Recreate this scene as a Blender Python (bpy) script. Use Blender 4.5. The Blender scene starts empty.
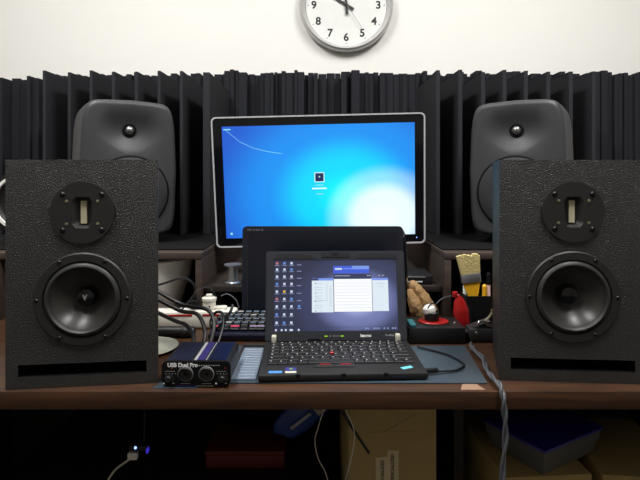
import bpy, bmesh, math, random
from mathutils import Vector, Matrix, Euler
random.seed(7)
C = bpy.context.scene.collection
SC = bpy.context.scene
PI = math.pi
F, HC, DZ = 500.0, 1.115, 0.75          # focal in px, eye height, desk top height
def P(px, py, d):                        # a direction from the eye, taken to depth d (used to measure real positions)
    return Vector(((px-320)*d/F, d, HC+(175-py)*d/F))

# ---------------------------------------------------------------- colours and materials
def lin(c):
    return tuple(((v/255)/12.92 if v/255 <= .04045 else ((v/255+.055)/1.055)**2.4) for v in c)
def mat(name, rgb, rough=.6, metal=0.0, spec=.5, bump=None, speck=None, coat=0.0, trans=0.0, alpha=1.0):
    m = bpy.data.materials.new(name); m.use_nodes = True
    nt = m.node_tree; b = nt.nodes['Principled BSDF']
    col = lin(rgb)+(1,)
    b.inputs['Base Color'].default_value = col
    b.inputs['Roughness'].default_value = rough
    b.inputs['Metallic'].default_value = metal
    b.inputs['Specular IOR Level'].default_value = spec
    b.inputs['Coat Weight'].default_value = coat
    b.inputs['Transmission Weight'].default_value = trans
    tc = nt.nodes.new('ShaderNodeTexCoord')
    nz = nt.nodes.new('ShaderNodeTexNoise')
    nz.inputs['Scale'].default_value = speck[0] if speck else 30
    nz.inputs['Detail'].default_value = 3
    nt.links.new(tc.outputs['Object'], nz.inputs['Vector'])
    amt = speck[1] if speck else .06
    mx = nt.nodes.new('ShaderNodeMix'); mx.data_type = 'RGBA'
    mx.inputs[6].default_value = tuple(v*(1-amt) for v in col[:3])+(1,)
    mx.inputs[7].default_value = tuple(min(1, v*(1+amt)) for v in col[:3])+(1,)
    nt.links.new(nz.outputs['Fac'], mx.inputs[0]); nt.links.new(mx.outputs[2], b.inputs['Base Color'])
    if bump:
        n2 = nt.nodes.new('ShaderNodeTexNoise'); n2.inputs['Scale'].default_value = bump[0]; n2.inputs['Detail'].default_value = 2
        nt.links.new(tc.outputs['Object'], n2.inputs['Vector'])
        bp = nt.nodes.new('ShaderNodeBump'); bp.inputs['Strength'].default_value = bump[1]; bp.inputs['Distance'].default_value = bump[2]
        nt.links.new(n2.outputs['Fac'], bp.inputs['Height']); nt.links.new(bp.outputs['Normal'], b.inputs['Normal'])
    return m
def glow(name, rgb, s=1.0):
    m = bpy.data.materials.new(name); m.use_nodes = True; nt = m.node_tree
    b = nt.nodes['Principled BSDF']
    b.inputs['Base Color'].default_value = (.01, .01, .01, 1); b.inputs['Roughness'].default_value = .4
    b.inputs['Emission Color'].default_value = lin(rgb)+(1,); b.inputs['Emission Strength'].default_value = s
    return m
def wood(name, a, b_, scale=(1.2, 14, 14), rough=.45, rot=0):
    m = mat(name, a, rough); nt = m.node_tree; b = nt.nodes['Principled BSDF']
    tc = nt.nodes.new('ShaderNodeTexCoord'); mp = nt.nodes.new('ShaderNodeMapping'); mp.inputs['Scale'].default_value = scale
    n = nt.nodes.new('ShaderNodeTexNoise'); n.inputs['Scale'].default_value = 5; n.inputs['Detail'].default_value = 8; n.inputs['Distortion'].default_value = .6
    r = nt.nodes.new('ShaderNodeValToRGB')
    r.color_ramp.elements[0].position = .3; r.color_ramp.elements[0].color = lin(a)+(1,)
    r.color_ramp.elements[1].position = .7; r.color_ramp.elements[1].color = lin(b_)+(1,)
    nt.links.new(tc.outputs['Object'], mp.inputs['Vector']); nt.links.new(mp.outputs['Vector'], n.inputs['Vector'])
    nt.links.new(n.outputs['Fac'], r.inputs['Fac']); nt.links.new(r.outputs['Color'], b.inputs['Base Color'])
    return m

MT = {}
MT['wall'] = mat('wall_paint', (238, 237, 233), .9, speck=(3, .01))
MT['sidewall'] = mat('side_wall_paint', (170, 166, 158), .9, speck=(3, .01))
MT['ceiling'] = mat('ceiling_paint', (235, 234, 230), .9)
MT['floor'] = mat('floor_tile', (52, 46, 42), .6)
MT['foam'] = mat('foam', (40, 41, 46), .95, spec=.15, bump=(500, .25, .001), speck=(300, .25))
MT['foam2'] = mat('foam_fin', (46, 47, 51), .95, spec=.15, bump=(500, .25, .001), speck=(300, .25))
MT['desk'] = wood('desk_laminate', (44, 26, 14), (76, 47, 27), rough=.42)
MT['riser'] = wood('riser_laminate', (50, 40, 36), (72, 59, 53), rough=.5)
MT['deskdark'] = wood('desk_side', (30, 23, 19), (42, 31, 25), rough=.6)
MT['palepatch'] = mat('pale_laminate', (150, 120, 98), .6)
MT['grey'] = mat('grey_enamel', (57, 58, 61), .45, spec=.4, bump=(900, .05, .0005))
MT['meshgrille'] = mat('grille_mesh', (38, 39, 42), .6, speck=(900, .6), bump=(900, .4, .001))
MT['cone'] = mat('cone_black', (26, 26, 27), .38)
MT['dome'] = mat('dome_metal', (150, 150, 150), .3, .9)
MT['box'] = mat('textured_black', (31, 31, 31), .42, spec=.8, bump=(430, 1.0, .0024), speck=(430, .5))
MT['plate'] = mat('driver_plate', (33, 33, 34), .5)
MT['surround'] = mat('rubber', (40, 40, 41), .5)
MT['conegloss'] = mat('coated_cone', (56, 54, 52), .36, spec=.6)
MT['black'] = mat('black_plastic', (20, 20, 22), .45)
MT['matte'] = mat('matt_black', (9, 9, 10), .8, spec=.2)
MT['gloss'] = mat('gloss_black', (14, 15, 20), .12)
MT['dimink'] = mat('dim_ink', (86, 86, 96), .6)
MT['slate'] = mat('slate_gloss', (24, 27, 38), .3)
MT['darkscreen'] = mat('dark_screen', (17, 20, 31), .28)
MT['screw'] = mat('screw_black', (16, 16, 17), .3, .5)
MT['brass'] = mat('screw_brass', (190, 180, 150), .35, .8)
MT['ribbon'] = mat('ribbon_foil', (205, 198, 168), .5, speck=(600, .25))
MT['silver'] = mat('silver', (200, 202, 206), .3, .85)
MT['chrome'] = mat('chrome', (225, 226, 230), .1, 1.0)
MT['bright'] = mat('pale_bezel', (214, 214, 218), .35, .2)
MT['white'] = mat('white_plastic', (226, 222, 210), .4)
MT['pwhite'] = mat('white_matt', (232, 230, 226), .55)
MT['red'] = mat('red_plastic', (168, 24, 26), .35)
MT['darkred'] = mat('red_card', (92, 18, 15), .6)
MT['ink'] = mat('dark_ink', (38, 38, 40), .6)
MT['whiteink'] = mat('white_ink', (230, 230, 230), .6)
MT['greyink'] = mat('grey_ink', (150, 150, 152), .6)
MT['clockrim'] = mat('brushed_silver', (205, 204, 202), .35, .4)
MT['dial'] = mat('dial_white', (226, 228, 225), .6)
MT['thinkpad'] = mat('laptop_black', (12, 12, 14), .6, bump=(900, .1, .0005))
MT['key'] = mat('key_black', (10, 10, 12), .5)
MT['lidgrey'] = mat('lid_grey', (38, 40, 48), .55)
MT['bezeldark'] = mat('bezel_dark', (30, 31, 38), .5)
MT['navy'] = mat('navy_plastic', (13, 18, 40), .4)
MT['mat'] = mat('desk_mat', (60, 72, 82), .38, spec=.5, speck=(15, .12))
MT['tray'] = mat('ribbed_metal', (128, 140, 156), .35, .35)
MT['traybrown'] = mat('tray_rim', (40, 33, 32), .5)
MT['blue'] = mat('anodised_blue', (8, 12, 44), .35, .3)
MT['purple'] = mat('purple_ink', (42, 34, 92), .4)
MT['cardboard'] = mat('cardboard', (170, 146, 94), .85, speck=(25, .12))
MT['tape'] = mat('printed_tape', (208, 190, 150), .5)
MT['bluebag'] = mat('blue_plastic', (18, 48, 120), .4, bump=(30, .3, .01))
MT['foil'] = mat('crumpled_foil', (150, 140, 128), .45, .2, bump=(60, .8, .01))
MT['bin'] = mat('smoked_bin', (98, 98, 96), .25, spec=.5)
MT['binlid'] = mat('blue_lid', (38, 32, 130), .35)
MT['cable'] = mat('black_cable', (16, 16, 17), .4)
MT['greycable'] = mat('braided_cable', (88, 91, 97), .4, .2, bump=(400, .6, .002), speck=(300, .4))
MT['whitecable'] = mat('white_cable', (205, 200, 186), .5)
MT['bristle'] = mat('bristle', (196, 178, 122), .8, speck=(160, .35), bump=(250, .6, .003))
MT['yellow'] = mat('yellow_handle', (238, 180, 36), .45)
MT['orange'] = mat('orange_wood', (178, 104, 28), .5)
MT['tan'] = mat('tan_paper', (146, 114, 74), .7, bump=(45, .7, .01), speck=(30, .25))
MT['teal'] = mat('teal_plastic', (52, 118, 126), .4)
MT['pink'] = mat('pink_key', (226, 58, 96), .5)
MT['lilac'] = mat('lilac_key', (160, 140, 176), .5)
MT['paleblue'] = mat('pale_blue_key', (92, 108, 126), .5)
MT['skinpink'] = mat('pale_pink', (216, 176, 170), .5)
MT['cyanfoil'] = mat('cyan_sticker', (110, 200, 215), .3)
MT['bluestick'] = mat('blue_sticker', (80, 140, 210), .4)
MT['winstick'] = mat('violet_sticker', (54, 50, 130), .4)
MT['palestick'] = mat('pale_sticker', (186, 186, 170), .5)
MT['ledgreen'] = glow('led_green', (150, 210, 40), .8)
MT['ledblue'] = glow('led_blue', (120, 150, 255), 4)
MT['ledviolet'] = glow('led_violet', (70, 50, 220), .6)
MT['lamp'] = glow('lamp_diffuser', (255, 250, 240), 6)

# ---------------------------------------------------------------- mesh builder
class B:
    def __init__(s): s.v = []; s.f = []; s.m = []
    def add(s, vs, fs, T=None, m=0):
        o = len(s.v)
        for p in vs:
            p = Vector(p); s.v.append(T @ p if T is not None else p)
        for f in fs: s.f.append([i+o for i in f]); s.m.append(m)
        return s
    def addbm(s, bm, T=None, m=0):
        bm.verts.index_update()
        s.add([v.co.copy() for v in bm.verts], [[v.index for v in f.verts] for f in bm.faces], T, m); bm.free(); return s
    def box(s, x0, x1, y0, y1, z0, z1, m=0, T=None, bev=0, seg=2):
        bm = bmesh.new(); bmesh.ops.create_cube(bm, size=1)
        for v in bm.verts:
            v.co = Vector(((x0+x1)/2+v.co.x*(x1-x0), (y0+y1)/2+v.co.y*(y1-y0), (z0+z1)/2+v.co.z*(z1-z0)))
        if bev: bmesh.ops.bevel(bm, geom=bm.edges[:], offset=bev, segments=seg, profile=.5, affect='EDGES')
        return s.addbm(bm, T, m)
    def prism(s, poly, a, b, axis='y', m=0, T=None):
        n = len(poly)
        def q(u, w, h): return (u, h, w) if axis == 'y' else ((u, w, h) if axis == 'z' else (h, u, w))
        vs = [q(u, w, a) for u, w in poly]+[q(u, w, b) for u, w in poly]
        fs = [list(range(n)), list(range(2*n-1, n-1, -1))]+[[i, (i+1) % n, n+(i+1) % n, n+i] for i in range(n)]
        return s.add(vs, fs, T, m)
    def lathe(s, prof, axis='z', n=40, m=0, T=None, sx=1, sy=1):
        vs = []; fs = []; rings = []
        for r, a in prof:
            if r < 1e-6: rings.append([len(vs)]); vs.append((0, a, 0) if axis == 'y' else (0, 0, a)); continue
            rg = []
            for i in range(n):
                t = 2*PI*i/n; c, d = r*math.cos(t)*sx, r*math.sin(t)*sy
                rg.append(len(vs)); vs.append((c, a, d) if axis == 'y' else (c, d, a))
            rings.append(rg)
        for A, Bq in zip(rings, rings[1:]):
            for i in range(n):
                j = (i+1) % n
                if len(A) == 1 and len(Bq) == 1: continue
                if len(A) == 1: fs.append([A[0], Bq[i], Bq[j]])
                elif len(Bq) == 1: fs.append([A[i], A[j], Bq[0]])
                else: fs.append([A[i], A[j], Bq[j], Bq[i]])
        return s.add(vs, fs, T, m)
    def tube(s, pts, r, n=8, m=0, T=None, sub=8, twist=0):
        pts = [Vector(p) for p in pts]; path = []; rad = []
        R = r if isinstance(r, (list, tuple)) else [r]*len(pts)
        for i in range(len(pts)-1):
            p0, p1, p2, p3 = pts[max(i-1, 0)], pts[i], pts[i+1], pts[min(i+2, len(pts)-1)]
            for k in range(sub):
                t = k/sub
                path.append(.5*((2*p1)+(p2-p0)*t+(2*p0-5*p1+4*p2-p3)*t*t+(3*p1-p0-3*p2+p3)*t**3)); rad.append(R[i]*(1-t)+R[i+1]*t)
        path.append(pts[-1]); rad.append(R[-1])
        tn = (path[1]-path[0]).normalized(); up = Vector((0, 0, 1)) if abs(tn.z) < .9 else Vector((1, 0, 0))
        nr = tn.cross(up).normalized(); vs = []; fs = []
        for k, p in enumerate(path):
            t = (path[min(k+1, len(path)-1)]-path[max(k-1, 0)])
            if t.length > 1e-9: tn = t.normalized()
            nr = (nr-tn*nr.dot(tn)).normalized(); bn = tn.cross(nr)
            for i in range(n):
                a = 2*PI*i/n; vs.append(p+(nr*math.cos(a)+bn*math.sin(a))*rad[k])
        for k in range(len(path)-1):
            for i in range(n):
                j = (i+1) % n; fs.append([k*n+i, k*n+j, (k+1)*n+j, (k+1)*n+i])
        fs.append(list(range(n))[::-1]); fs.append([(len(path)-1)*n+i for i in range(n)])
        s.add(vs, fs, T, m); return path
    def quad(s, x0, x1, z0, z1, y=0, m=0, T=None):       # faces -y
        return s.add([(x0, y, z0), (x1, y, z0), (x1, y, z1), (x0, y, z1)], [[0, 1, 2, 3]], T, m)
    def text(s, body, size, T, m=0, bold=0.0, ext=.0002, align='CENTER'):   # reads in local x-z, facing -y
        cu = bpy.data.curves.new('t', 'FONT'); cu.body = body; cu.size = size; cu.align_x = align; cu.align_y = 'CENTER'
        cu.offset = bold; cu.extrude = ext; cu.resolution_u = 3
        ob = bpy.data.objects.new('t', cu); C.objects.link(ob); bpy.context.view_layer.update()
        me = bpy.data.meshes.new_from_object(ob.evaluated_get(bpy.context.evaluated_depsgraph_get()))
        R = Matrix.Rotation(PI/2, 4, 'X')
        s.add([R @ v.co for v in me.vertices], [list(p.vertices) for p in me.polygons], T, m)
        bpy.data.objects.remove(ob); bpy.data.curves.remove(cu); bpy.data.meshes.remove(me); return s
    def build(s, name, mats, parent=None, loc=None, rot=None, flat=False, ang=35):
        me = bpy.data.meshes.new(name); me.from_pydata([tuple(v) for v in s.v], [], s.f)
        for mm in (mats if isinstance(mats, (list, tuple)) else [mats]): me.materials.append(MT[mm] if isinstance(mm, str) else mm)
        for p, i in zip(me.polygons, s.m): p.material_index = i; p.use_smooth = not flat
        bm = bmesh.new(); bm.from_mesh(me); bmesh.ops.recalc_face_normals(bm, faces=bm.faces[:]); bm.to_mesh(me); bm.free()
        if not flat: me.set_sharp_from_angle(angle=math.radians(ang))
        o = bpy.data.objects.new(name, me); C.objects.link(o)
        if parent: o.parent = parent
        if loc is not None: o.location = loc
        if rot is not None: o.rotation_euler = rot
        return o
def Tr(x=0, y=0, z=0): return Matrix.Translation((x, y, z))
def Rt(deg, ax): return Matrix.Rotation(math.radians(deg), 4, ax)
def tag(o, label, cat, group=None):
    o['label'] = label; o['category'] = cat
    if group: o['group'] = group
    return o
def thing(name, label, cat, loc=(0, 0, 0), rotz=0, group=None, rot=None):
    o = bpy.data.objects.new(name, None); C.objects.link(o); o.location = loc; o.empty_display_size = .05
    o.rotation_euler = rot if rot else (0, 0, math.radians(rotz)); return tag(o, label, cat, group)
def struct(name, b, m):
    o = b.build(name, m, flat=True); o['kind'] = 'structure'; return o
def copy_tree(root, loc, rotz, label):
    r = root.copy(); C.objects.link(r); r.location = loc; r.rotation_euler = (0, 0, math.radians(rotz)); r['label'] = label
    for ch in list(root.children):
        c = ch.copy(); C.objects.link(c); c.parent = r
        for g in list(ch.children):
            d = g.copy(); C.objects.link(d); d.parent = c
    return r
def circ(r, n=24, a0=0): return [(r*math.cos(a0+2*PI*i/n), r*math.sin(a0+2*PI*i/n)) for i in range(n)]

# ---------------------------------------------------------------- the room
WY = 2.06
struct('floor', B().box(-2.3, 2.3, -2.0, WY+.1, -.05, 0), 'floor')
struct('ceiling', B().box(-2.3, 2.3, -2.0, WY+.1, 2.75, 2.8), 'ceiling')
struct('wall_back', B().box(-2.3, 2.3, WY, WY+.1, 0, 2.75), 'wall')
struct('wall_left', B().box(-2.4, -2.3, -2.0, WY+.1, 0, 2.75), 'sidewall')
struct('wall_right', B().box(2.3, 2.4, -2.0, WY+.1, 0, 2.75), 'sidewall')
struct('wall_front', B().box(-2.3, 2.3, -2.1, -2.0, 0, 2.75), 'sidewall')
LY = .56
for i, x in enumerate((-.75, .75)):
    t = thing('ceiling_light', ('long ceiling light over the left half of the room', 'long ceiling light over the right half of the room')[i], 'ceiling light', (x, LY, 2.75), group='ceiling lights')
    B().box(-.16, .16, -.62, .62, -.05, -.002, bev=.008).build('housing', 'pwhite', t)
    B().box(-.14, .14, -.6, .6, -.062, -.051, bev=.004).build('diffuser', 'lamp', t)
    L = bpy.data.lights.new('ceiling_lamp', 'AREA'); L.shape = 'RECTANGLE'; L.size = .28; L.size_y = 1.2; L.energy = 41; L.color = (1, .99, .97)
    lo = bpy.data.objects.new('ceiling_lamp', L); C.objects.link(lo); lo.location = (x, LY, 2.683)

# ---------------------------------------------------------------- desk
t = thing('desk', 'long brown wood-grain desk carrying all the equipment', 'desk', (0, 0, 0))
B().box(-1.25, 1.25, .843, 2.0, DZ-.031, DZ, bev=.0015).build('desktop', 'desk', t)
ch = B().prism([(.239, .849), (.281, .849), (.273, .872), (.248, .872)], DZ+.0001, DZ+.0005, 'z').build('pale_patch', 'palepatch', t, flat=True)  # paler beige trapezoid laid on the desktop near its front edge
ch['label'] = 'pale patch'
for x in (-1.22, .30, 1.2):
    B().box(x, x+.022, .93 if abs(x) > 1 else 1.12, 1.95, 0, DZ-.0312).build('leg_panel', 'deskdark', t)
B().box(-1.196, .2995, 1.93, 1.95, 0, DZ-.0312).box(.3225, 1.1995, 1.93, 1.95, 0, DZ-.0312).build('modesty_panel', 'deskdark', t)
B().box(-.70, .005, 1.08, 1.92, .425, .44).build('lower_shelf', 'deskdark', t)
for x in (-.70, -.01): B().box(x, x+.015, 1.1, 1.9, 0, .425).build('shelf_support', 'deskdark', t)

# risers with speakers on them, and the low shelf between
RZ = .17
def riser(x0, x1, label, post_right, splits):
    t = thing('shelf_riser', label, 'shelf', ((x0+x1)/2, 1.25, DZ))
    w = (x1-x0)/2
    B().box(-w, w, 0, .70, RZ-.016, RZ, bev=.001).build('top_board', 'riser', t)
    for x in ((-w, w-.016)):
        B().box(x, x+.016, .001, .70, .0005, RZ-.0165, bev=.001).build('side_panel', 'riser', t)
    for x in splits: B().box(x, x+.016, .001, .70, .0005, RZ-.0165, bev=.001).build('divider', 'riser', t)
    B().box(-w+.017, w-.017, .685, .698, .0005, RZ-.0165).build('back_board', 'deskdark', t)
riser(-1.02, -.296, 'brown desk riser under the left grey monitor speaker', True, [-.16])
riser(.3125, 1.03, 'brown desk riser under the right grey monitor speaker', False, [.15])
t = thing('low_shelf', 'low dark brown shelf board between the two risers', 'shelf', (0, 1.27, DZ))
B().box(-.294, .3105, 0, .68, .068, .083, bev=.001).build('board', 'deskdark', t)
for x in (-.27, .27): B().box(x, x+.014, .03, .66, .0005, .0675).build('support', 'deskdark', t)

# ---------------------------------------------------------------- acoustic foam
def absorber(px0, px1, ztop, label):
    b = B(); x = (px0-320)*1.98/F; x1 = (px1-320)*1.98/F
    b.box(x+.001, x1-.001, 2.02, 2.055, .76, ztop-.02)
    while x < x1-.003:
        w = min(random.choice([.014, .018, .022, .026, .034]), x1-x)
        dep = random.choice([.006, .02, .035, .05, .065])
        b.box(x+.0005, x+w-.0005, 2.02-dep, 2.03, .76, ztop+random.uniform(-.010, .005), bev=.0015, seg=1); x += w
    tag(b.build('sound_absorber', 'foam', flat=True), label, 'acoustic foam', 'ribbed foam absorbers on the wall')
absorber(-25, 42, 1.500, 'ribbed dark foam on the wall at the far left end, left of the fins')
absorber(42, 213, 1.512, 'ribbed dark foam on the wall behind the left row of foam fins')
absorber(213, 427, 1.524, 'ribbed dark foam on the wall behind the lit desktop monitor')
absorber(427, 598, 1.522, 'ribbed dark foam on the wall behind the right row of foam fins')
absorber(598, 668, 1.520, 'ribbed dark foam on the wall at the far right end, right of the fins')
tag(B().box(-1.015, -.30, 1.293, 1.95, DZ+RZ+.0003, DZ+RZ+.004).build('foam_sheet', 'matte', flat=True), 'flat black foam sheet on the left riser under the grey speaker', 'foam sheet')
tag(B().box(.3165, 1.025, 1.293, 1.95, DZ+RZ+.0003, DZ+RZ+.004).build('foam_sheet', 'matte', flat=True), 'flat black foam sheet on the right riser under the grey speaker', 'foam sheet')
ordn = ['first', 'second', 'third', 'fourth', 'fifth', 'sixth', 'seventh', 'eighth']
FD = 1.60
fl = [203, 180, 157, 135, 112, 89, 67, 43]; fr = [439.5, 462, 485, 506, 528, 550, 572, 595]
for side, lst in (('left', fl), ('right', fr)):
    for i, px in enumerate(lst):
        sg = 1 if side == 'left' else -1
        x = (px-320)*FD/F
        th = .022 if (side == 'left' and i == 0) else .010
        b = B(); h = .523+random.uniform(-.004, .004)
        b.box(0, sg*th, 0, .335, 0, h, bev=.0012, seg=1)
        o = b.build('sound_baffle', 'foam2', loc=(x, FD+random.uniform(-.004, .004), DZ+RZ+.0045), rot=(0, 0, math.radians(random.uniform(-.6, .6))))
        tag(o, '%s thin upright foam fin from the monitor in the %s row' % (ordn[i], side), 'acoustic foam', 'upright foam fins on the risers')

# ---------------------------------------------------------------- clock
t = thing('wall_clock', 'round silver-rimmed white wall clock above the foam', 'clock', tuple(P(346, 6.3, WY)))
B().lathe([(0, -.006), (.166, -.006), (.168, -.02), (.176, -.036), (.182, -.042), (.188, -.038), (.192, -.028), (.192, -.001), (0, -.001)], 'y', 72).build('rim', 'clockrim', t)
d = B().lathe([(0, -.012), (.1655, -.012), (.1655, -.0075), (0, -.0075)], 'y', 72)
for k in range(1, 13):
    a = PI/2-k*PI/6
    d.text(str(k), .044, Tr(.132*math.cos(a), -.0125, .132*math.sin(a)), 1, .0013)
    d.lathe([(0, -.0128), (.0022, -.0128), (.0022, -.012)], 'y', 10, 1, Tr(.156*math.cos(a), 0, .156*math.sin(a)))
d.build('dial', ['dial', 'ink'], t)
def hand(name, deg, length, tail, w, y, m):
    b = B().prism([(-w, -tail), (w, -tail), (w*.7, length), (-w*.7, length)], y-.0015, y, 'y'); b.build(name, m, t, rot=(0, math.radians(deg), 0))
hand('hour_hand', -58, .095, .035, .0065, -.016, 'ink')
hand('minute_hand', -4, .13, .04, .005, -.019, 'ink')
hand('second_hand', 146, .115, .03, .0009, -.022, 'greyink')
B().lathe([(0, -.026), (.006, -.026), (.006, -.013)], 'y', 20).build('hub', 'ink', t)

# ---------------------------------------------------------------- grey monitor speakers
def monitor_speaker(loc, rz, label):
    t = thing('monitor_speaker', label, 'speaker', loc, rz, 'grey monitor speakers')
    W, H, D, z0 = .127, .189, .215, .207
    N = 96
    def ring(y, ins):
        out = []
        for i in range(N):
            a = 2*PI*i/N; c, s_ = math.cos(a), math.sin(a); e = 2/10.0
            u = abs(c)**e*(1 if c >= 0 else -1); v = abs(s_)**e*(1 if s_ >= 0 else -1)
            zz = v*(H-ins); hw = (W-ins)*(1-.10*(v*v)*(1 if v > 0 else .7))
            out.append(Vector((u*hw, y, z0+zz*(1-.035*u*u))))
        return out
    r = .030
    prof = [(D-r+r*math.sin(q), r*(1-math.cos(q))) for q in [PI/2*k/6 for k in range(6, -1, -1)]]       # rear rounding
    prof += [(.10, -.001), (.016, 0.0)]+[(.016-.016*math.sin(q), .013*(1-math.cos(q))) for q in [PI/2*k/8 for k in range(1, 9)]]
    vs = []; fs = []
    for y, ins in prof: vs += ring(y, ins)
    K = len(prof)
    for k in range(K-1):
        for i in range(N):
            j = (i+1) % N; fs.append([k*N+i, k*N+j, (k+1)*N+j, (k+1)*N+i])
    fs.append(list(range(N)))
    front = ring(0, .013); M_ = 22; base = (K-1)*N
    cz = z0+.03
    tw = (0.0, z0+.106)
    def dish(x, z):
        q = math.sqrt((x/.100)**2+((z-tw[1])/.075)**2)
        dd = .020*(math.cos(min(q, 1)*PI)+1)/2
        return dd
    prev = [base+i for i in range(N)]
    for k in range(1, M_):
        t_ = 1-k/M_; cur = []
        for i in range(N):
            p = Vector((0, 0, cz))+(front[i]-Vector((0, 0, cz)))*t_
            p.y = dish(p.x, p.z); cur.append(len(vs)); vs.append(p)
        for i in range(N):
            j = (i+1) % N; fs.append([prev[i], prev[j], cur[j], cur[i]])
        prev = cur
    vs.append(Vector((0, dish(0, cz), cz))); fs += [[prev[i], prev[(i+1) % N], len(vs)-1] for i in range(N)]
    B().add(vs, fs).build('cabinet', 'grey', t, ang=60)
    wz = z0-.066
    g = B().lathe([(.098, .003), (.098, -.004), (.094, -.006), (.06, -.005), (0, -.004)], 'y', 64, 0, Tr(0, 0, wz))
    g.build('woofer_grille', 'meshgrille', t)
    B().lathe([(.103, .003), (.103, -.0035), (.0985, -.005), (.0985, .003)], 'y', 64, 0, Tr(0, 0, wz)).build('woofer_ring', 'matte', t)
    tm = B().lathe([(.019, .020), (.0185, .0135), (.016, .013), (.014, .017), (0, .017)], 'y', 40, 0, Tr(0, 0, tw[1])).build('tweeter', 'matte', t)
    B().lathe([(.0135, .0165), (.012, .0115), (.0085, .0075), (.004, .0055), (0, .005)], 'y', 32, 0, Tr(0, 0, tw[1])).build('dome', 'dome', tm)
    B().box(-.075, .075, .03, .19, .0005, .016, bev=.005).box(-.03, .03, .08, .14, .015, .035).build('stand', 'black', t)
    return t
g = monitor_speaker((P(133.5, 0, 1.385).x, 1.365, DZ+RZ+.0045), 32, 'grey rounded monitor speaker standing behind the left black speaker')
copy_tree(g, (P(512.5, 0, 1.385).x, 1.365, DZ+RZ+.0045), -32, 'grey rounded monitor speaker standing behind the right black speaker')

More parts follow.
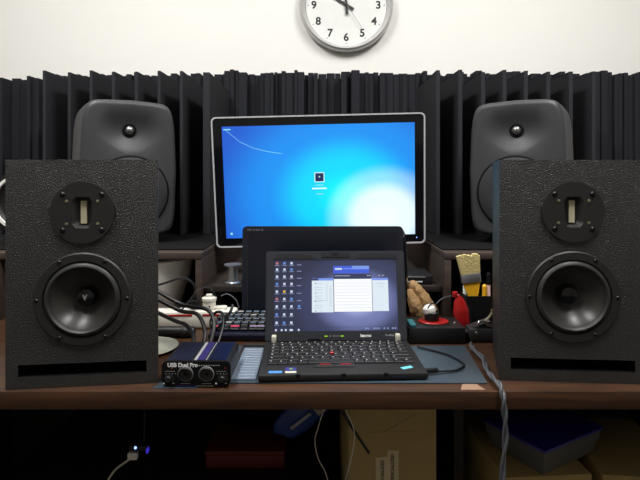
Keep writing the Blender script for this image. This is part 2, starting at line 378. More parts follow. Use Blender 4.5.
# ---------------------------------------------------------------- black textured speakers in front
def black_speaker(loc, rz, label):
    t = thing('bookshelf_speaker', label, 'speaker', loc, rz, 'black textured speakers')
    W, H, D, tp = .126, .391, .17, .034
    z0s, z1s, sw = .0195, .0405, .106            # port slot
    b = B()
    # front face with the slot left open, sides, top, bottom, back
    def fq(x0, x1, za, zb): b.quad(x0, x1, za, zb, 0)
    fq(-W, W, 0, z0s); fq(-W, -sw, z0s, z1s); fq(sw, W, z0s, z1s)
    def holed(za, zb, cz, rad):                 # front panel region with a round driver opening
        angs = sorted(set([2*PI*k/72 for k in range(72)]+[math.atan2(zz-cz, xx) % (2*PI) for xx in (-W, W) for zz in (za, zb)]))
        o_, i_ = [], []
        for q in angs:
            c_, s_ = math.cos(q), math.sin(q)
            k_ = min(W/abs(c_) if abs(c_) > 1e-9 else 9, ((zb-cz)/s_ if s_ > 0 else (za-cz)/s_) if abs(s_) > 1e-9 else 9)
            o_.append((k_*c_, 0, cz+k_*s_)); i_.append((rad*c_, 0, cz+rad*s_))
        nn = len(angs)
        b.add(o_+i_, [[k, (k+1) % nn, nn+(k+1) % nn, nn+k] for k in range(nn)])
    holed(z1s, .2405, .1505, .0800); holed(.2405, H, .300, .0525)
    b.add([(-W, 0, 0), (W, 0, 0), (W, 0, H), (-W, 0, H), (-W+tp, D, 0), (W-tp, D, 0), (W-tp, D, H), (-W+tp, D, H)],
          [[3, 2, 6, 7], [0, 4, 5, 1], [0, 3, 7, 4], [1, 5, 6, 2], [4, 7, 6, 5]])
    b.build('cabinet', 'box', t, flat=True)
    p = B()                                     # port duct
    for q in (((-sw, 0, z0s), (sw, 0, z0s), (sw, .1, z0s), (-sw, .1, z0s)), ((-sw, 0, z1s), (sw, 0, z1s), (sw, .1, z1s), (-sw, .1, z1s)),
              ((-sw, 0, z0s), (-sw, 0, z1s), (-sw, .1, z1s), (-sw, .1, z0s)), ((sw, 0, z0s), (sw, 0, z1s), (sw, .1, z1s), (sw, .1, z0s)),
              ((-sw, .1, z0s), (sw, .1, z0s), (sw, .1, z1s), (-sw, .1, z1s))): p.add(q, [[0, 1, 2, 3]])
    p.build('port', 'matte', t, flat=True)
    wz = .1505
    w = B().lathe([(.0805, -.0005), (.0805, -.003), (.0785, -.005), (.066, -.005), (.064, -.002)], 'y', 72, 0, Tr(0, 0, wz)).build('woofer_frame', 'plate', t)
    B().lathe([(.064, -.001), (.063, -.004), (.060, -.0075), (.057, -.0085), (.0545, -.0065), (.053, -.002)], 'y', 72, 0, Tr(0, 0, wz)).build('surround', 'surround', w)
    # cone sits in front of the baffle line, a shallow dish
    B().lathe([(.0535, -.003), (.050, .004), (.038, .016), (.026, .024), (.019, .028), (0, .029)], 'y', 72, 0, Tr(0, 0, wz)).build('cone', 'conegloss', w)
    dc = B().lathe([(.0185, .028), (.0175, .017), (.014, .012), (.007, .0095), (0, .009)], 'y', 40, 0, Tr(0, 0, wz)).build('dust_cap', 'gloss', w)
    B().prism([(-.004, .005), (-.0015, .005), (0, .001), (.0025, .006), (.005, .006), (.0008, -.004), (-.001, -.004)], .0075, .0088, 'y', T=Tr(0, 0, wz)).build('emblem', 'silver', dc)
    for k in range(6):
        a = k*PI/3
        s_ = B().lathe([(0, -.0065), (.0022, -.0065), (.0034, -.005), (.0034, -.0035)], 'y', 14, 0, Tr(.0745*math.cos(a), 0, wz+.0745*math.sin(a))); s_.build('screw', 'screw', w)
    tz = .300
    oct_ = [(-.017, -.019), (-.011, -.027), (.011, -.027), (.017, -.019), (.017, .019), (.011, .027), (-.011, .027), (-.017, .019)]
    tb = B(); n = 64; O = circ(.053, n)
    # plate face with an octagonal window: bridge outer circle to octagon by resampling the octagon by angle
    def octr(a):
        dx, dz = math.cos(a), math.sin(a); best = 9
        for i in range(8):
            x1, z1 = oct_[i]; x2, z2 = oct_[(i+1) % 8]; ex, ez = x2-x1, z2-z1
            den = dx*ez-dz*ex
            if abs(den) < 1e-9: continue
            tt = (x1*ez-z1*ex)/den; uu = (x1*dz-z1*dx)/den
            if tt > 0 and -1e-6 <= uu <= 1+1e-6: best = min(best, tt)
        return (best*dx, best*dz)
    I = [octr(2*PI*i/n) for i in range(n)]
    I2 = [(x*.52, z*.80) for x, z in I]
    vs = [(x, -.0005, tz+z) for x, z in O]+[(x, -.0045, tz+z) for x, z in O]+[(x, -.0045, tz+z) for x, z in I]+[(x, .006, tz+z) for x, z in I2]
    fs = []
    for k in range(3):
        for i in range(n): j = (i+1) % n; fs.append([k*n+i, k*n+j, (k+1)*n+j, (k+1)*n+i])
    fs.append([3*n+i for i in range(n)])
    tb.add(vs, fs)
    tw = tb.build('tweeter_plate', 'plate', t, ang=25)
    B().box(-.005, .005, .0035, .0058, tz-.0195, tz+.0195).build('ribbon', 'ribbon', tw)
    for sx in (-1, 1):
        for sz in (-1, 1):
            B().lathe([(0, -.0065), (.003, -.0065), (.0048, -.005), (.0048, -.004)], 'y', 16, 0, Tr(.032*sx, 0, tz+.0305*sz)).build('screw', 'screw', tw)
            B().lathe([(.0008, -.0046), (.0012, -.0058), (.0024, -.0055), (.0026, -.004)], 'y', 14, 0, Tr(.0255*sx, 0, tz+.0195*sz)).build('small_screw', 'brass', tw)
    return t
ca, sa = math.cos(math.radians(6)), math.sin(math.radians(6))
s1 = black_speaker((-.534+.126*math.cos(math.radians(6.5)), .8485+.126*math.sin(math.radians(6.5)), DZ+.0005), 6.5, 'black textured two-way speaker beside the small audio interface')
a = math.radians(4)
copy_tree(s1, (.3185+.126*math.cos(a), .888-.126*math.sin(a), DZ+.0005), -4, 'black textured two-way speaker beside the grey braided cable')

# ---------------------------------------------------------------- desktop monitor
MW, MH = .582, .361
mbase = P(320, 248, 1.41)
t = thing('desktop_monitor', 'wide lit desktop monitor with blue log-in screen and silver rim', 'monitor', (P(321, 0, 1.40).x, 1.40, DZ+.0835))
TM = Tr(0, 0, P(0, 245, 1.40).z-DZ-.0835) @ Rt(-1.35, 'Y') @ Rt(6, 'X')
def rr(w, h, r, n=5):
    out = []
    for cx, cz, a0 in ((w-r, h-r, 0), (-w+r, h-r, PI/2), (-w+r, -h+r, PI), (w-r, -h+r, 1.5*PI)):
        for k in range(n+1): a = a0+PI/2*k/n; out.append((cx+r*math.cos(a), cz+r*math.sin(a)))
    return out
TC_ = TM @ Tr(0, 0, MH/2)
B().prism(rr(MW/2, MH/2, .012), .002, .035, 'y', 0, TC_).build('casing', 'black', t)
ro, ri = rr(MW/2+.0012, MH/2+.0012, .013), rr(MW/2-.0026, MH/2-.0026, .010); n = len(ro)
vs = [(x, -.002, z) for x, z in ro]+[(x, -.002, z) for x, z in ri]+[(x, .012, z) for x, z in ro]+[(x, .004, z) for x, z in ri]
fs = []
for i in range(n):
    j = (i+1) % n; fs += [[i, j, n+j, n+i], [i, j, 2*n+j, 2*n+i], [n+i, n+j, 3*n+j, 3*n+i]]
B().add(vs, fs, TC_).build('rim', 'bright', t)
B().prism(rr(MW/2-.0036, MH/2-.0036, .010), 0, .0019, 'y', 0, TC_).build('bezel', 'gloss', t)
SW, SH = .2635, .1555
sm = bpy.data.materials.new('login_screen'); sm.use_nodes = True; nt = sm.node_tree; bs = nt.nodes['Principled BSDF']
bs.inputs['Base Color'].default_value = (.01, .01, .01, 1); bs.inputs['Roughness'].default_value = .4; bs.inputs['Emission Strength'].default_value = 1.08
def nodes_radial(nt, cx, cz, sx, sz, stops):
    tc = nt.nodes.new('ShaderNodeTexCoord'); mp = nt.nodes.new('ShaderNodeMapping')
    mp.inputs['Location'].default_value = (-cx/sx, 0, -cz/sz); mp.inputs['Scale'].default_value = (1/sx, 0, 1/sz)
    ln = nt.nodes.new('ShaderNodeVectorMath'); ln.operation = 'LENGTH'
    rp = nt.nodes.new('ShaderNodeValToRGB'); rp.color_ramp.interpolation = 'EASE'
    while len(rp.color_ramp.elements) < len(stops): rp.color_ramp.elements.new(.5)
    for e, (p, c) in zip(rp.color_ramp.elements, stops): e.position = p; e.color = c
    nt.links.new(tc.outputs['Object'], mp.inputs['Vector']); nt.links.new(mp.outputs['Vector'], ln.inputs[0]); nt.links.new(ln.outputs['Value'], rp.inputs['Fac'])
    return rp
base = nodes_radial(nt, .07, -.04, .40, .33, [(0, lin((0, 246, 255))+(1,)), (.26, lin((0, 212, 255))+(1,)), (.55, lin((22, 142, 238))+(1,)), (.95, lin((28, 90, 204))+(1,))])
wh = nodes_radial(nt, .178, -.105, .175, .155, [(0, (1, 1, 1, 1)), (.42, (.9, .9, .9, 1)), (.72, (.28, .28, .28, 1)), (1, (0, 0, 0, 1))])
mx = nt.nodes.new('ShaderNodeMix'); mx.data_type = 'RGBA'; mx.inputs[7].default_value = lin((240, 255, 250))+(1,)
nt.links.new(wh.outputs['Color'], mx.inputs[0]); nt.links.new(base.outputs['Color'], mx.inputs[6]); nt.links.new(mx.outputs[2], bs.inputs['Emission Color'])
MT['login'] = sm
MT['scr_white'] = glow('screen_white', (235, 255, 255), 1.0); MT['scr_navy'] = glow('screen_navy', (18, 44, 96), 1.0); MT['scr_pale'] = glow('screen_pale', (150, 230, 250), 1.0)
b = B().quad(-SW, SW, -SH, SH, 0)
b.quad(-.0135, .0135, -.003, .024, -.0004, 1).quad(-.0115, .0115, -.001, .022, -.0007, 2)
b.quad(-.003, .003, .0115, .0125, -.001, 1).quad(-.0005, .0005, .009, .015, -.001, 1)
b.quad(-.012, .012, -.0125, -.010, -.0004, 3).quad(-.021, .018, -.0225, -.0185, -.0004, 1).quad(.0185, .021, -.0225, -.0185, -.0004, 3)
b.quad(-.010, .010, -.037, -.0345, -.0004, 3)
b.quad(-SW+.004, -SW+.024, SH-.010, SH-.007, -.0004, 3).quad(-SW+.012, -SW+.018, -SH+.010, -SH+.016, -.0004, 3)
arc = [(-SW+.012, SH-.012), (-.215, .112), (-.18, .095), (-.145, .085), (-.10, .077)]
for (x1, z1), (x2, z2) in zip(arc, arc[1:]):
    b.add([(x1, -.0004, z1), (x2, -.0004, z2), (x2, -.0004, z2+.0012), (x1, -.0004, z1+.0012)], [[0, 1, 2, 3]], None, 3)
so = b.build('screen', ['login', 'scr_white', 'scr_navy', 'scr_pale'], t, flat=True)
so.matrix_local = TC_ @ Tr(0, -.0006, 0)
B().lathe([(0, -.0012), (.0012, -.0012), (.0012, 0)], 'y', 10, 0, TC_ @ Tr(.268, 0, -.165)).build('power_light', 'ledblue', t)
B().box(-.05, .05, .037, .055, .012, .17, bev=.004).build('neck', 'black', t)
B().box(-.12, .12, -.03, .16, .0005, .014, bev=.004).build('stand_base', 'black', t)

# ---------------------------------------------------------------- switched-off black screen behind the laptop
t = thing('black_screen', 'large switched-off black screen standing behind the small open laptop', 'monitor', (P(322.8, 0, 1.225).x, 1.222, DZ+.0005))
w, h, zb = .2, .226, .012
TS = Tr(0, 0, zb) @ Rt(-3, 'X')
B().prism([(x, z+h/2) for x, z in rr(w-.002, h/2, .010)], 0, .02, 'y', 0, TS).build('casing', 'slate', t)
B().quad(-w+.017, w-.014, .02, h-.013, -.0006, 0, TS).build('screen', 'darkscreen', t, flat=True)
for q in ((-w+.0145, -w+.0165, .018, h-.011), (w-.0135, w-.0115, .018, h-.011)): B().box(q[0], q[1], -.0012, -.0002, q[2], q[3], 0, TS).build('bezel_edge', 'bezeldark', t)
mk = B()
for k, l_ in enumerate((.006, .003, .004, .006, .003, .005)): mk.quad(-w+.014+k*.0068, -w+.014+k*.0068+l_, h-.0105, h-.0065, -.0008, 0, TS)
mk.build('bezel_print', 'dimink', t, flat=True)
c = B(); c.tube([TS @ Vector((w-.006, .003, h-.006)), TS @ Vector((w+.001, .004, h-.025)), TS @ Vector((w+.004, .005, h-.07)), TS @ Vector((w+.006, .006, h-.12)), TS @ Vector((w+.007, .006, .04))], [.0025, .0045, .005, .004, .003], 10)
c.build('side_trim', 'chrome', t)
B().box(-.12, .12, -.012, .038, 0, .012, bev=.004).build('stand_base', 'black', t)

# ---------------------------------------------------------------- small laptop
LZ = DZ+.0035
t = thing('laptop', 'small black open laptop on the grey desk mat in the middle', 'laptop', (.0415, .8765, LZ), 2.2)
W = .150; LDp = .178; TH = .0125
b = B().box(-W, W, 0, LDp, .001, TH, bev=.003); base = b.build('base', 'thinkpad', t)
kb = B(); kb.box(-W+.012, W-.012, .046, .168, TH-.001, TH+.0006)
kw = []
rows = [(.049, 11), (.067, 12), (.085, 13), (.103, 14), (.121, 14), (.139, 15), (.155, 16)]
for ri_, (y, nk) in enumerate(rows):
    x = -W+.014; tot = 2*W-.028; hgt = .0155 if ri_ < 6 else .011
    wd = [1.0]*nk
    if ri_ == 0: wd = [1, 1, 1, 1, 4.6, 1, 1, 1, 1, 1, 1]
    if ri_ == 1: wd[0] = 2; wd[-1] = 2
    if ri_ == 2: wd[0] = 1.6; wd[-1] = 2
    u = tot/sum(wd)
    for q in wd:
        kb.box(x+.0006, x+q*u-.0006, y, y+hgt, TH+.0004, TH+.0026, 0, None, .0008, 1)
        if q < 3:
            kb.add([(x+u*.25, y+hgt*.55, TH+.0028), (x+u*.25+.0020, y+hgt*.55, TH+.0028), (x+u*.25+.0020, y+hgt*.55+.0022, TH+.0028), (x+u*.25, y+hgt*.55+.0022, TH+.0028)], [[0, 1, 2, 3]], None, 1)
        x += q*u
kb.build('keyboard', ['key', 'whiteink'], base)
B().lathe([(.0035, TH+.001), (.0042, TH+.0045), (.003, TH+.0055), (0, TH+.0055)], 'z', 16, 0, Tr(-.015, .095, 0)).build('pointing_stick', 'red', base)
for x, nm in ((-.031, 0), (.007, 1)):
    q = B().box(x-.021, x+.017, .032, .044, TH, TH+.0022, bev=.0008, seg=1).build('click_button', 'key', base)
    B().box(x-.010, x+.010, .039, .0415, TH+.0022, TH+.0028).build('red_stripe', 'red', q)
def sticker(x0, x1, y0, y1, m, rz=0):
    cx, cy = (x0+x1)/2, (y0+y1)/2
    B().box(-(x1-x0)/2, (x1-x0)/2, -(y1-y0)/2, (y1-y0)/2, 0, .0003, T=Tr(cx, cy, TH+.0001) @ Rt(rz, 'Z')).build('sticker', m, base)
sticker(-.132, -.108, .008, .018, 'bluestick'); sticker(-.103, -.083, .018, .033, 'winstick'); sticker(-.103, -.083, .0075, .0165, 'palestick')
sticker(.106, .128, .020, .030, 'cyanfoil', 22)
B().box(-.096, -.089, .024, .029, TH+.0005, TH+.0007).build('sticker', 'ledgreen', base)
for x in (-.08, .0, .075): B().box(x-.004, x+.004, -.0006, .003, .008, TH+.0003).build('front_latch', 'matte', base)
B().box(.09, .112, -.0008, .002, .0035, .0075).build('card_slot', 'navy', base)
TL = Tr(0, LDp-.002, TH-.001) @ Rt(-11, 'X')
LH = .188
bb = B().prism([(x, z+LH/2) for x, z in rr(W, LH/2, .006)], 0, .011, 'y', 0, TL).build('lid', 'lidgrey', t)
bz = B()
sx0, sx1, sz0, sz1 = -W+.018, W-.018, .021, LH-.019
for q in ((-W+.003, W-.003, LH-.0185, LH-.002), (-W+.003, W-.003, .002, .0205), (-W+.003, sx0-.0005, .0205, LH-.0185), (sx1+.0005, W-.003, .0205, LH-.0185)):
    bz.box(q[0], q[1], -.0018, -.0001, q[2], q[3], 0, TL)
for s_ in (-1, 1):
    bz.prism([(s_*.045, LH-.016), (s_*.135, LH-.016), (s_*.128, LH-.006), (s_*.055, LH-.006)][::s_], -.0024, -.0017, 'y', 1, TL)
bz.box(-.03, .03, -.003, -.0017, LH-.013, LH-.004, 1, TL); bz.box(-.006, .006, -.0045, -.0028, LH-.006, LH+.001, 1, TL)
bz.text('lenovo', .0085, TL @ Tr(.062, -.0021, .011), 2, .0003)
bz.text('ThinkPad', .005, TL @ Tr(.112, -.0021, .011), 3, .0001)
bz.build('bezel', ['lidgrey', 'bezeldark', 'whiteink', 'greyink'], bb, flat=True)
for x in (-.022, .012): B().box(x-.0035, x+.0035, -.0024, -.0017, .0095, .012, 0, TL).build('status_light', 'ledgreen', bb)
for x in (-.006, -.001, .004, -.013): B().box(x-.001, x+.001, -.0024, -.0017, .010, .012, 0, TL).build('status_light', 'greyink', bb)
B().box(-.06, -.035, -.004, .004, -.002, .006, 0, TL).build('lid_hook', 'matte', bb)
for x in (-.131, .129): B().box(x-.005, x+.005, LDp-.012, LDp+.003, TH-.002, TH+.014, bev=.002).build('hinge', 'palestick', base)
# laptop desktop image
lm = bpy.data.materials.new('laptop_wallpaper'); lm.use_nodes = True; nt = lm.node_tree; bs = nt.nodes['Principled BSDF']
bs.inputs['Base Color'].default_value = (.01, .01, .01, 1); bs.inputs['Roughness'].default_value = .45; bs.inputs['Emission Strength'].default_value = 1.0
rp = nodes_radial(nt, .045, -.012, .15, .11, [(0, lin((190, 200, 250))+(1,)), (.40, lin((112, 120, 172))+(1,)), (.7, lin((52, 58, 92))+(1,)), (1, lin((38, 43, 70))+(1,))])
nt.links.new(rp.outputs['Color'], bs.inputs['Emission Color']); MT['lwall'] = lm
for k, c in {'l_white': (250, 252, 255), 'l_pale': (222, 234, 244), 'l_blue': (64, 92, 214), 'l_lblue': (120, 150, 235), 'l_dark': (50, 56, 92), 'l_icon': (200, 212, 235), 'l_text': (140, 150, 190), 'l_yel': (220, 180, 60), 'l_ico2': (96, 140, 220), 'l_line': (190, 200, 214), 'l_red': (190, 110, 110)}.items(): MT[k] = glow(k, c, 1.0)
order = ['lwall', 'l_white', 'l_pale', 'l_blue', 'l_lblue', 'l_dark', 'l_icon', 'l_text', 'l_yel', 'l_ico2', 'l_line', 'l_red']
ix = {k: i for i, k in enumerate(order)}
hw, hh = (sx1-sx0)/2, (sz1-sz0)/2
s = B().quad(-hw, hw, -hh, hh, 0)
def L_(X): return ((X-72)/485.0*2-1)*hw
def Z_(Y): return ((387-Y)/298.0*2-1)*hh
def rc(X0, X1, Y0, Y1, m, lay=1): s.quad(L_(X0), L_(X1), Z_(Y1), Z_(Y0), -.00025*lay, ix[m])
rc(305, 448, 115, 147, 'l_blue'); rc(380, 448, 115, 130, 'l_lblue', 2); rc(312, 340, 124, 132, 'l_icon', 2); rc(345, 420, 125, 129, 'l_lblue', 3)
rc(307, 456, 149, 171, 'l_dark'); rc(220, 305, 167, 177, 'l_lblue'); rc(220, 246, 168, 177, 'l_dark', 2); rc(220, 305, 177, 310, 'l_pale'); rc(307, 457, 171, 308, 'l_white', 2)
rc(457, 522, 168, 177, 'l_lblue'); rc(457, 522, 177, 307, 'l_pale')
for k in range(12): rc(312+k*5, 315+k*5, 156, 159, 'l_icon', 2)
for X in (440, 448, 485, 500): rc(X, X+4, 155, 159, 'l_icon', 2)
for k, Y in enumerate((188, 204, 215, 228, 241, 250, 262, 280, 290, 303)): rc(232, 238+(k % 3)*6, Y, Y+3, 'l_dark' if k % 3 == 0 else 'l_line', 2); rc(242, 262, Y, Y+2, 'l_line', 2)
for k in range(10): rc(290, 298, 200+k*9, 203+k*9, 'l_line', 2)
rc(278, 280, 190, 262, 'l_line', 2); rc(228, 280, 260, 262, 'l_line', 2)
for k in range(9): rc(312, 450, 188+k*13, 189+k*13, 'l_line', 3)
rc(305, 307.5, 177, 310, 'l_dark', 3); rc(457, 459, 177, 308, 'l_dark', 3); rc(470, 510, 190, 192, 'l_line', 2); rc(480, 505, 202, 204, 'l_line', 2)
cols = (83, 112, 140, 170)
for r_, Y in enumerate((103, 130, 160, 191, 223, 254, 285, 318, 352)):
    for c_, X in enumerate(cols):
        if c_ == 3 and r_ not in (6,):
            if r_ < 6: rc(X-9, X+9, Y+5, Y+8, 'l_text')
            continue
        m = 'l_yel' if (r_, c_) == (4, 1) else ('l_ico2' if (r_*3+c_) % 4 == 1 else ('l_red' if (r_, c_) in ((0, 0), (5, 0)) else 'l_icon'))
        rc(X-4.5, X+4.5, Y-6, Y+4, m); rc(X-9, X+9, Y+7, Y+9.5, 'l_text')
for X in (80, 102, 118, 136, 142, 168): rc(X-3, X+4, 377, 385, 'l_icon')
for X in (430, 438, 462, 470, 480, 502, 516, 535, 545): rc(X-3, X+3, 375, 381, 'l_text')
rc(74, 548, 371, 372, 'l_dark')
so = s.build('screen', order, bb, flat=True); so.matrix_local = TL @ Tr((sx0+sx1)/2, -.0006, (sz0+sz1)/2)

# ---------------------------------------------------------------- things on the desk
tag(B().prism([(-.205, .874), (.292, .872), (.308, 1.062), (-.205, 1.062)], DZ+.0005, DZ+.0025, 'z').build('desk_mat', 'mat'), 'blue-grey flat desk mat under the small laptop', 'desk mat')
tag(B().prism([(-.286, .853), (-.211, .853), (-.211, .94), (-.270, .94)], DZ+.0004, DZ+.0012, 'z').build('grey_card', 'mat'), 'small grey sheet under the audio interface', 'sheet')
# framed ribbed tray
t = thing('metal_tray', 'ribbed silver-grey tray with dark rim left of the laptop', 'tray', (-.131, .88, DZ+.003), 0)
x0, x1, y1 = -.026, .017, .172
b = B().box(x0, x1, 0, y1-.012, 0, .003)
for k in range(12): b.box(x0+.004, x1-.002, .004+k*.0128, .012+k*.0128, .003, .0042, 0, None, .0005, 1)
b.build('plate', 'tray', t)
B().box(x0-.005, x0-.0003, 0, y1, 0, .007, bev=.001).box(x0, x1, y1-.0115, y1, 0, .009, bev=.001).build('rim', 'traybrown', t)

# coloured keyboard
t = thing('keyboard', 'black keyboard with pale, pink and lilac keys behind the audio interface', 'keyboard', (-.02, 1.094, DZ+.002), rot=(math.radians(9), 0, 0))
B().box(-.225, .19, 0, .118, 0, .014, bev=.003).build('case', 'navy', t)
B().box(-.22, .185, .002, .012, .0136, .0156, bev=.0008).build('wrist_edge', 'navy', t)
ks = B()
for r_ in range(5):
    x = -.219+(r_ % 3)*.004; y = .016+r_*.0195
    k = 0
    while x < .175:
        wd = .0185
        if r_ == 0 and k == 2: wd = .024
        if r_ == 0 and k == 4: wd = .038
        m = 0; pm = 1 if (k+r_*2) % 7 != 3 else 4
        if r_ == 0: pm = {0: 2, 2: 2, 4: 3}.get(k, 0)
        ks.box(x+.0006, min(x+wd, .184)-.0006, y, y+.0175, .0135, .021, 0, None, .002, 1)
        if pm: ks.box(x+.003, min(x+wd, .184)-.003, y+.009, y+.0145, .0208, .0213, pm)
        x += wd; k += 1
ks.build('keys', ['key', 'paleblue', 'pink', 'lilac', 'greyink'], t)
B().box(-.20, -.18, .095, .105, -.0165, 0).box(.15, .17, .095, .105, -.0165, 0).build('feet', 'key', t)

# audio interface
t = thing('audio_interface', 'small black and blue audio interface with two round sockets', 'audio interface', (-.2125, .857, DZ+.0015), 0)
w, h, D = .059, .043, .100
pr = [(x, z+h/2+.001) for x, z in rr(w, h/2, .009, 4)]
B().prism([(x*.97, z) for x, z in pr], .004, D, 'y').build('body', 'black', t)
fp = B().prism(pr, 0, .0045, 'y')
fp.text('USB Dual Pro', .0092, Tr(-w+.010, -.0003, h-.0055), 1, .00035, align='LEFT')
for k in range(9): fp.quad(.004+k*.0042, .0068+k*.0042, h-.0068+(k % 2)*.0004, h-.005, -.0004, 2)
for sx in (-1, 1):
    for q in range(7): fp.quad(sx*.044-.008+q*.0027, sx*.044-.0066+q*.0027, h*.52+(q % 2)*.004, h*.52+.0016+(q % 2)*.004, -.0004, 2)
    fp.quad(sx*.044-.009, sx*.044+.008, h*.62, h*.62+.0007, -.0004, 2)
    fp.quad(sx*.045-.012, sx*.045-.009, .005, .0075, -.0004, 1); fp.quad(sx*.045+.004, sx*.045+.008, .006, .0072, -.0004, 2)
    fp.quad(sx*.018-.008, sx*.018+.008, .0055, .0067, -.0004, 2)
    for q in range(9):
        a = -PI/5+q*(PI*1.4)/8; cx, cz = sx*.046, .0155
        fp.quad(cx+.0072*math.cos(a)-.0004, cx+.0072*math.cos(a)+.0004, cz+.0072*math.sin(a)-.0004, cz+.0072*math.sin(a)+.0004, -.0004, 2)
fp.quad(0, .03, .0016, .0024, -.0004, 2); fp.quad(-.03, 0, .0016, .0028, -.0004, 3)
fp.build('front_panel', ['matte', 'whiteink', 'greyink', 'purple'], t, flat=True)
tp = B()
for x0, x1, m in ((-.005, .0, 4), (.0, .013, 2), (.0155, .0168, 4), (.020, .050, 0), (-.05, -.010, 3)): tp.box(x0, x1, .006, D-.004, h+.0008, h+.0016, m)
tp.build('top_panel', ['blue', 'whiteink', 'purple', 'navy', 'greyink'], t, flat=True)
for x in (-.018, .018):
    j = B().lathe([(.0125, 0), (.0125, -.003), (.0108, -.0045), (.0105, -.002), (.003, -.002), (.0025, .001), (0, .001)], 'y', 32, 0, Tr(x, 0, .0225)).build('combo_socket', 'black', t)
    B().lathe([(.0132, -.0002), (.0132, -.0018), (.0125, -.0018), (.0125, -.0002)], 'y', 32, 0, Tr(x, 0, .0225)).build('socket_ring', 'greyink', j)
for x in (-.046, .046):
    B().lathe([(.0052, 0), (.005, -.007), (.0042, -.008), (0, -.008)], 'y', 20, 0, Tr(x, 0, .0155)).build('gain_knob', 'black', t)
B().lathe([(.0012, -.001), (0, -.001)], 'y', 8, 0, Tr(-.041, 0, .033)).build('indicator_light', 'orange', t)
B().lathe([(.0012, -.001), (0, -.001)], 'y', 8, 0, Tr(.05, 0, .033)).build('indicator_light', 'red', t)

# thick audio leads into the back of the interface
leads = [
    ([(-.232, .97, .02), (-.230, 1.0, .05), (-.255, 1.04, .075), (-.30, 1.07, .075), (-.365, 1.09, .10)], 'upper black audio lead curving from the interface behind the left speaker'),
    ([(-.218, .97, .02), (-.214, 1.01, .062), (-.235, 1.04, .085), (-.30, 1.075, .088), (-.375, 1.10, .12)], 'topmost black audio lead arching over to the left speaker'),
    ([(-.250, .97, .02), (-.252, .995, .042), (-.275, 1.03, .055), (-.31, 1.065, .055), (-.375, 1.09, .075)], 'lower black audio lead running left from the interface')]
for pts, lab in leads:
    b = B(); b.tube([(x, y, z+DZ) for x, y, z in pts], .0042, 10); tag(b.build('audio_lead', 'cable'), lab, 'cable', 'black audio leads')
b = B(); b.tube([(-.205, .975, DZ+.02), (-.198, 1.02, DZ+.055), (-.206, 1.05, DZ+.075), (-.225, 1.065, DZ+.07), (-.232, 1.06, DZ+.05), (-.215, 1.04, DZ+.045), (-.19, 1.05, DZ+.075), (-.185, 1.06, DZ+.09)], .0030, 8)
tag(b.build('looped_lead', 'cable'), 'thin black lead looped behind the audio interface by the keyboard', 'cable')

# black tube and pale plate by the left speaker
t = thing('black_tube', 'black cylindrical tube lying behind the audio interface', 'tube', (-.36, 1.125, DZ+.0125))
B().lathe([(0, -.07), (.010, -.07), (.012, -.066), (.012, .074), (.0105, .078), (0, .078)], 'z', 28, 0, Rt(90, 'Y')).build('barrel', 'black', t)
B().lathe([(.0122, .05), (.0128, .051), (.0128, .058), (.0122, .059)], 'z', 28, 0, Rt(90, 'Y')).build('band', 'plate', t)
tag(B().lathe([(0, .001), (.045, .001), (.060, .006), (.062, .0075), (.059, .0075), (.044, .003), (0, .0025)], 'z', 48).build('saucer', 'palestick', loc=(-.36, 1.045, DZ)), 'pale round saucer partly behind the left black speaker', 'saucer')

# power strip, plugs
t = thing('power_strip', 'white power strip with red switch edge in front of the left riser', 'power strip', (-.325, 1.205, DZ+.001), 3)
B().box(-.13, .125, -.022, .022, 0, .040, bev=.006).build('body', 'white', t)
for x in (-.015, .075): B().box(x-.03, x+.036, -.023, -.018, .029, .034, bev=.001).build('switch_strip', 'red', t)
for x in (-.105, -.06, .0, .085): B().box(x-.011, x+.011, -.012, .012, .0395, .0412, bev=.001).build('socket', 'pwhite', t)
B().box(.07, .10, -.010, .010, .040, .047, bev=.003).build('rocker_switch', 'white', t)
t = thing('plug_adapter', 'white round plug adapter standing on the power strip', 'plug', (-.268, 1.21, DZ+.0425))
B().lathe([(0, 0), (.016, 0), (.0155, .018), (.0175, .02), (.0175, .026), (.008, .028), (.0075, .034), (0, .034)], 'z', 28).build('body', 'white', t)
B().lathe([(0, -.0165), (.002, -.0165), (.002, -.014)], 'y', 10, 0, Tr(.004, 0, .008)).build('hole', 'matte', t)
t = thing('black_plug', 'black plug in the power strip left of the white adapter', 'plug', (-.302, 1.207, DZ+.0425))
B().box(-.010, .010, -.009, .009, 0, .022, bev=.004).box(-.005, .005, -.005, .005, .02, .035, bev=.003).build('body', 'black', t)
c1 = B(); c1.tube([(0, 0, .034), (-.004, 0, .06), (-.03, -.005, .075), (-.075, -.01, .062), (-.13, -.02, .05)], .0028, 8); c1.build('cord', 'cable', t)
b = B(); b.tube([P(216, 299, 1.215), P(213, 291, 1.215), P(206, 287, 1.215), P(197, 291, 1.20), P(190, 300, 1.19), P(180, 312, 1.175)], .002, 8)
tag(b.build('black_cable', 'cable'), 'thin black cord arching out of the white plug adapter', 'cable')
b = B(); b.tube([P(221, 296, 1.225), P(228, 294, 1.225), P(236, 300, 1.225), P(239, 308, 1.225)], .0014, 8)
tag(b.build('grey_cable', 'greycable'), 'thin grey cord arching over the right end of the power strip', 'cable')

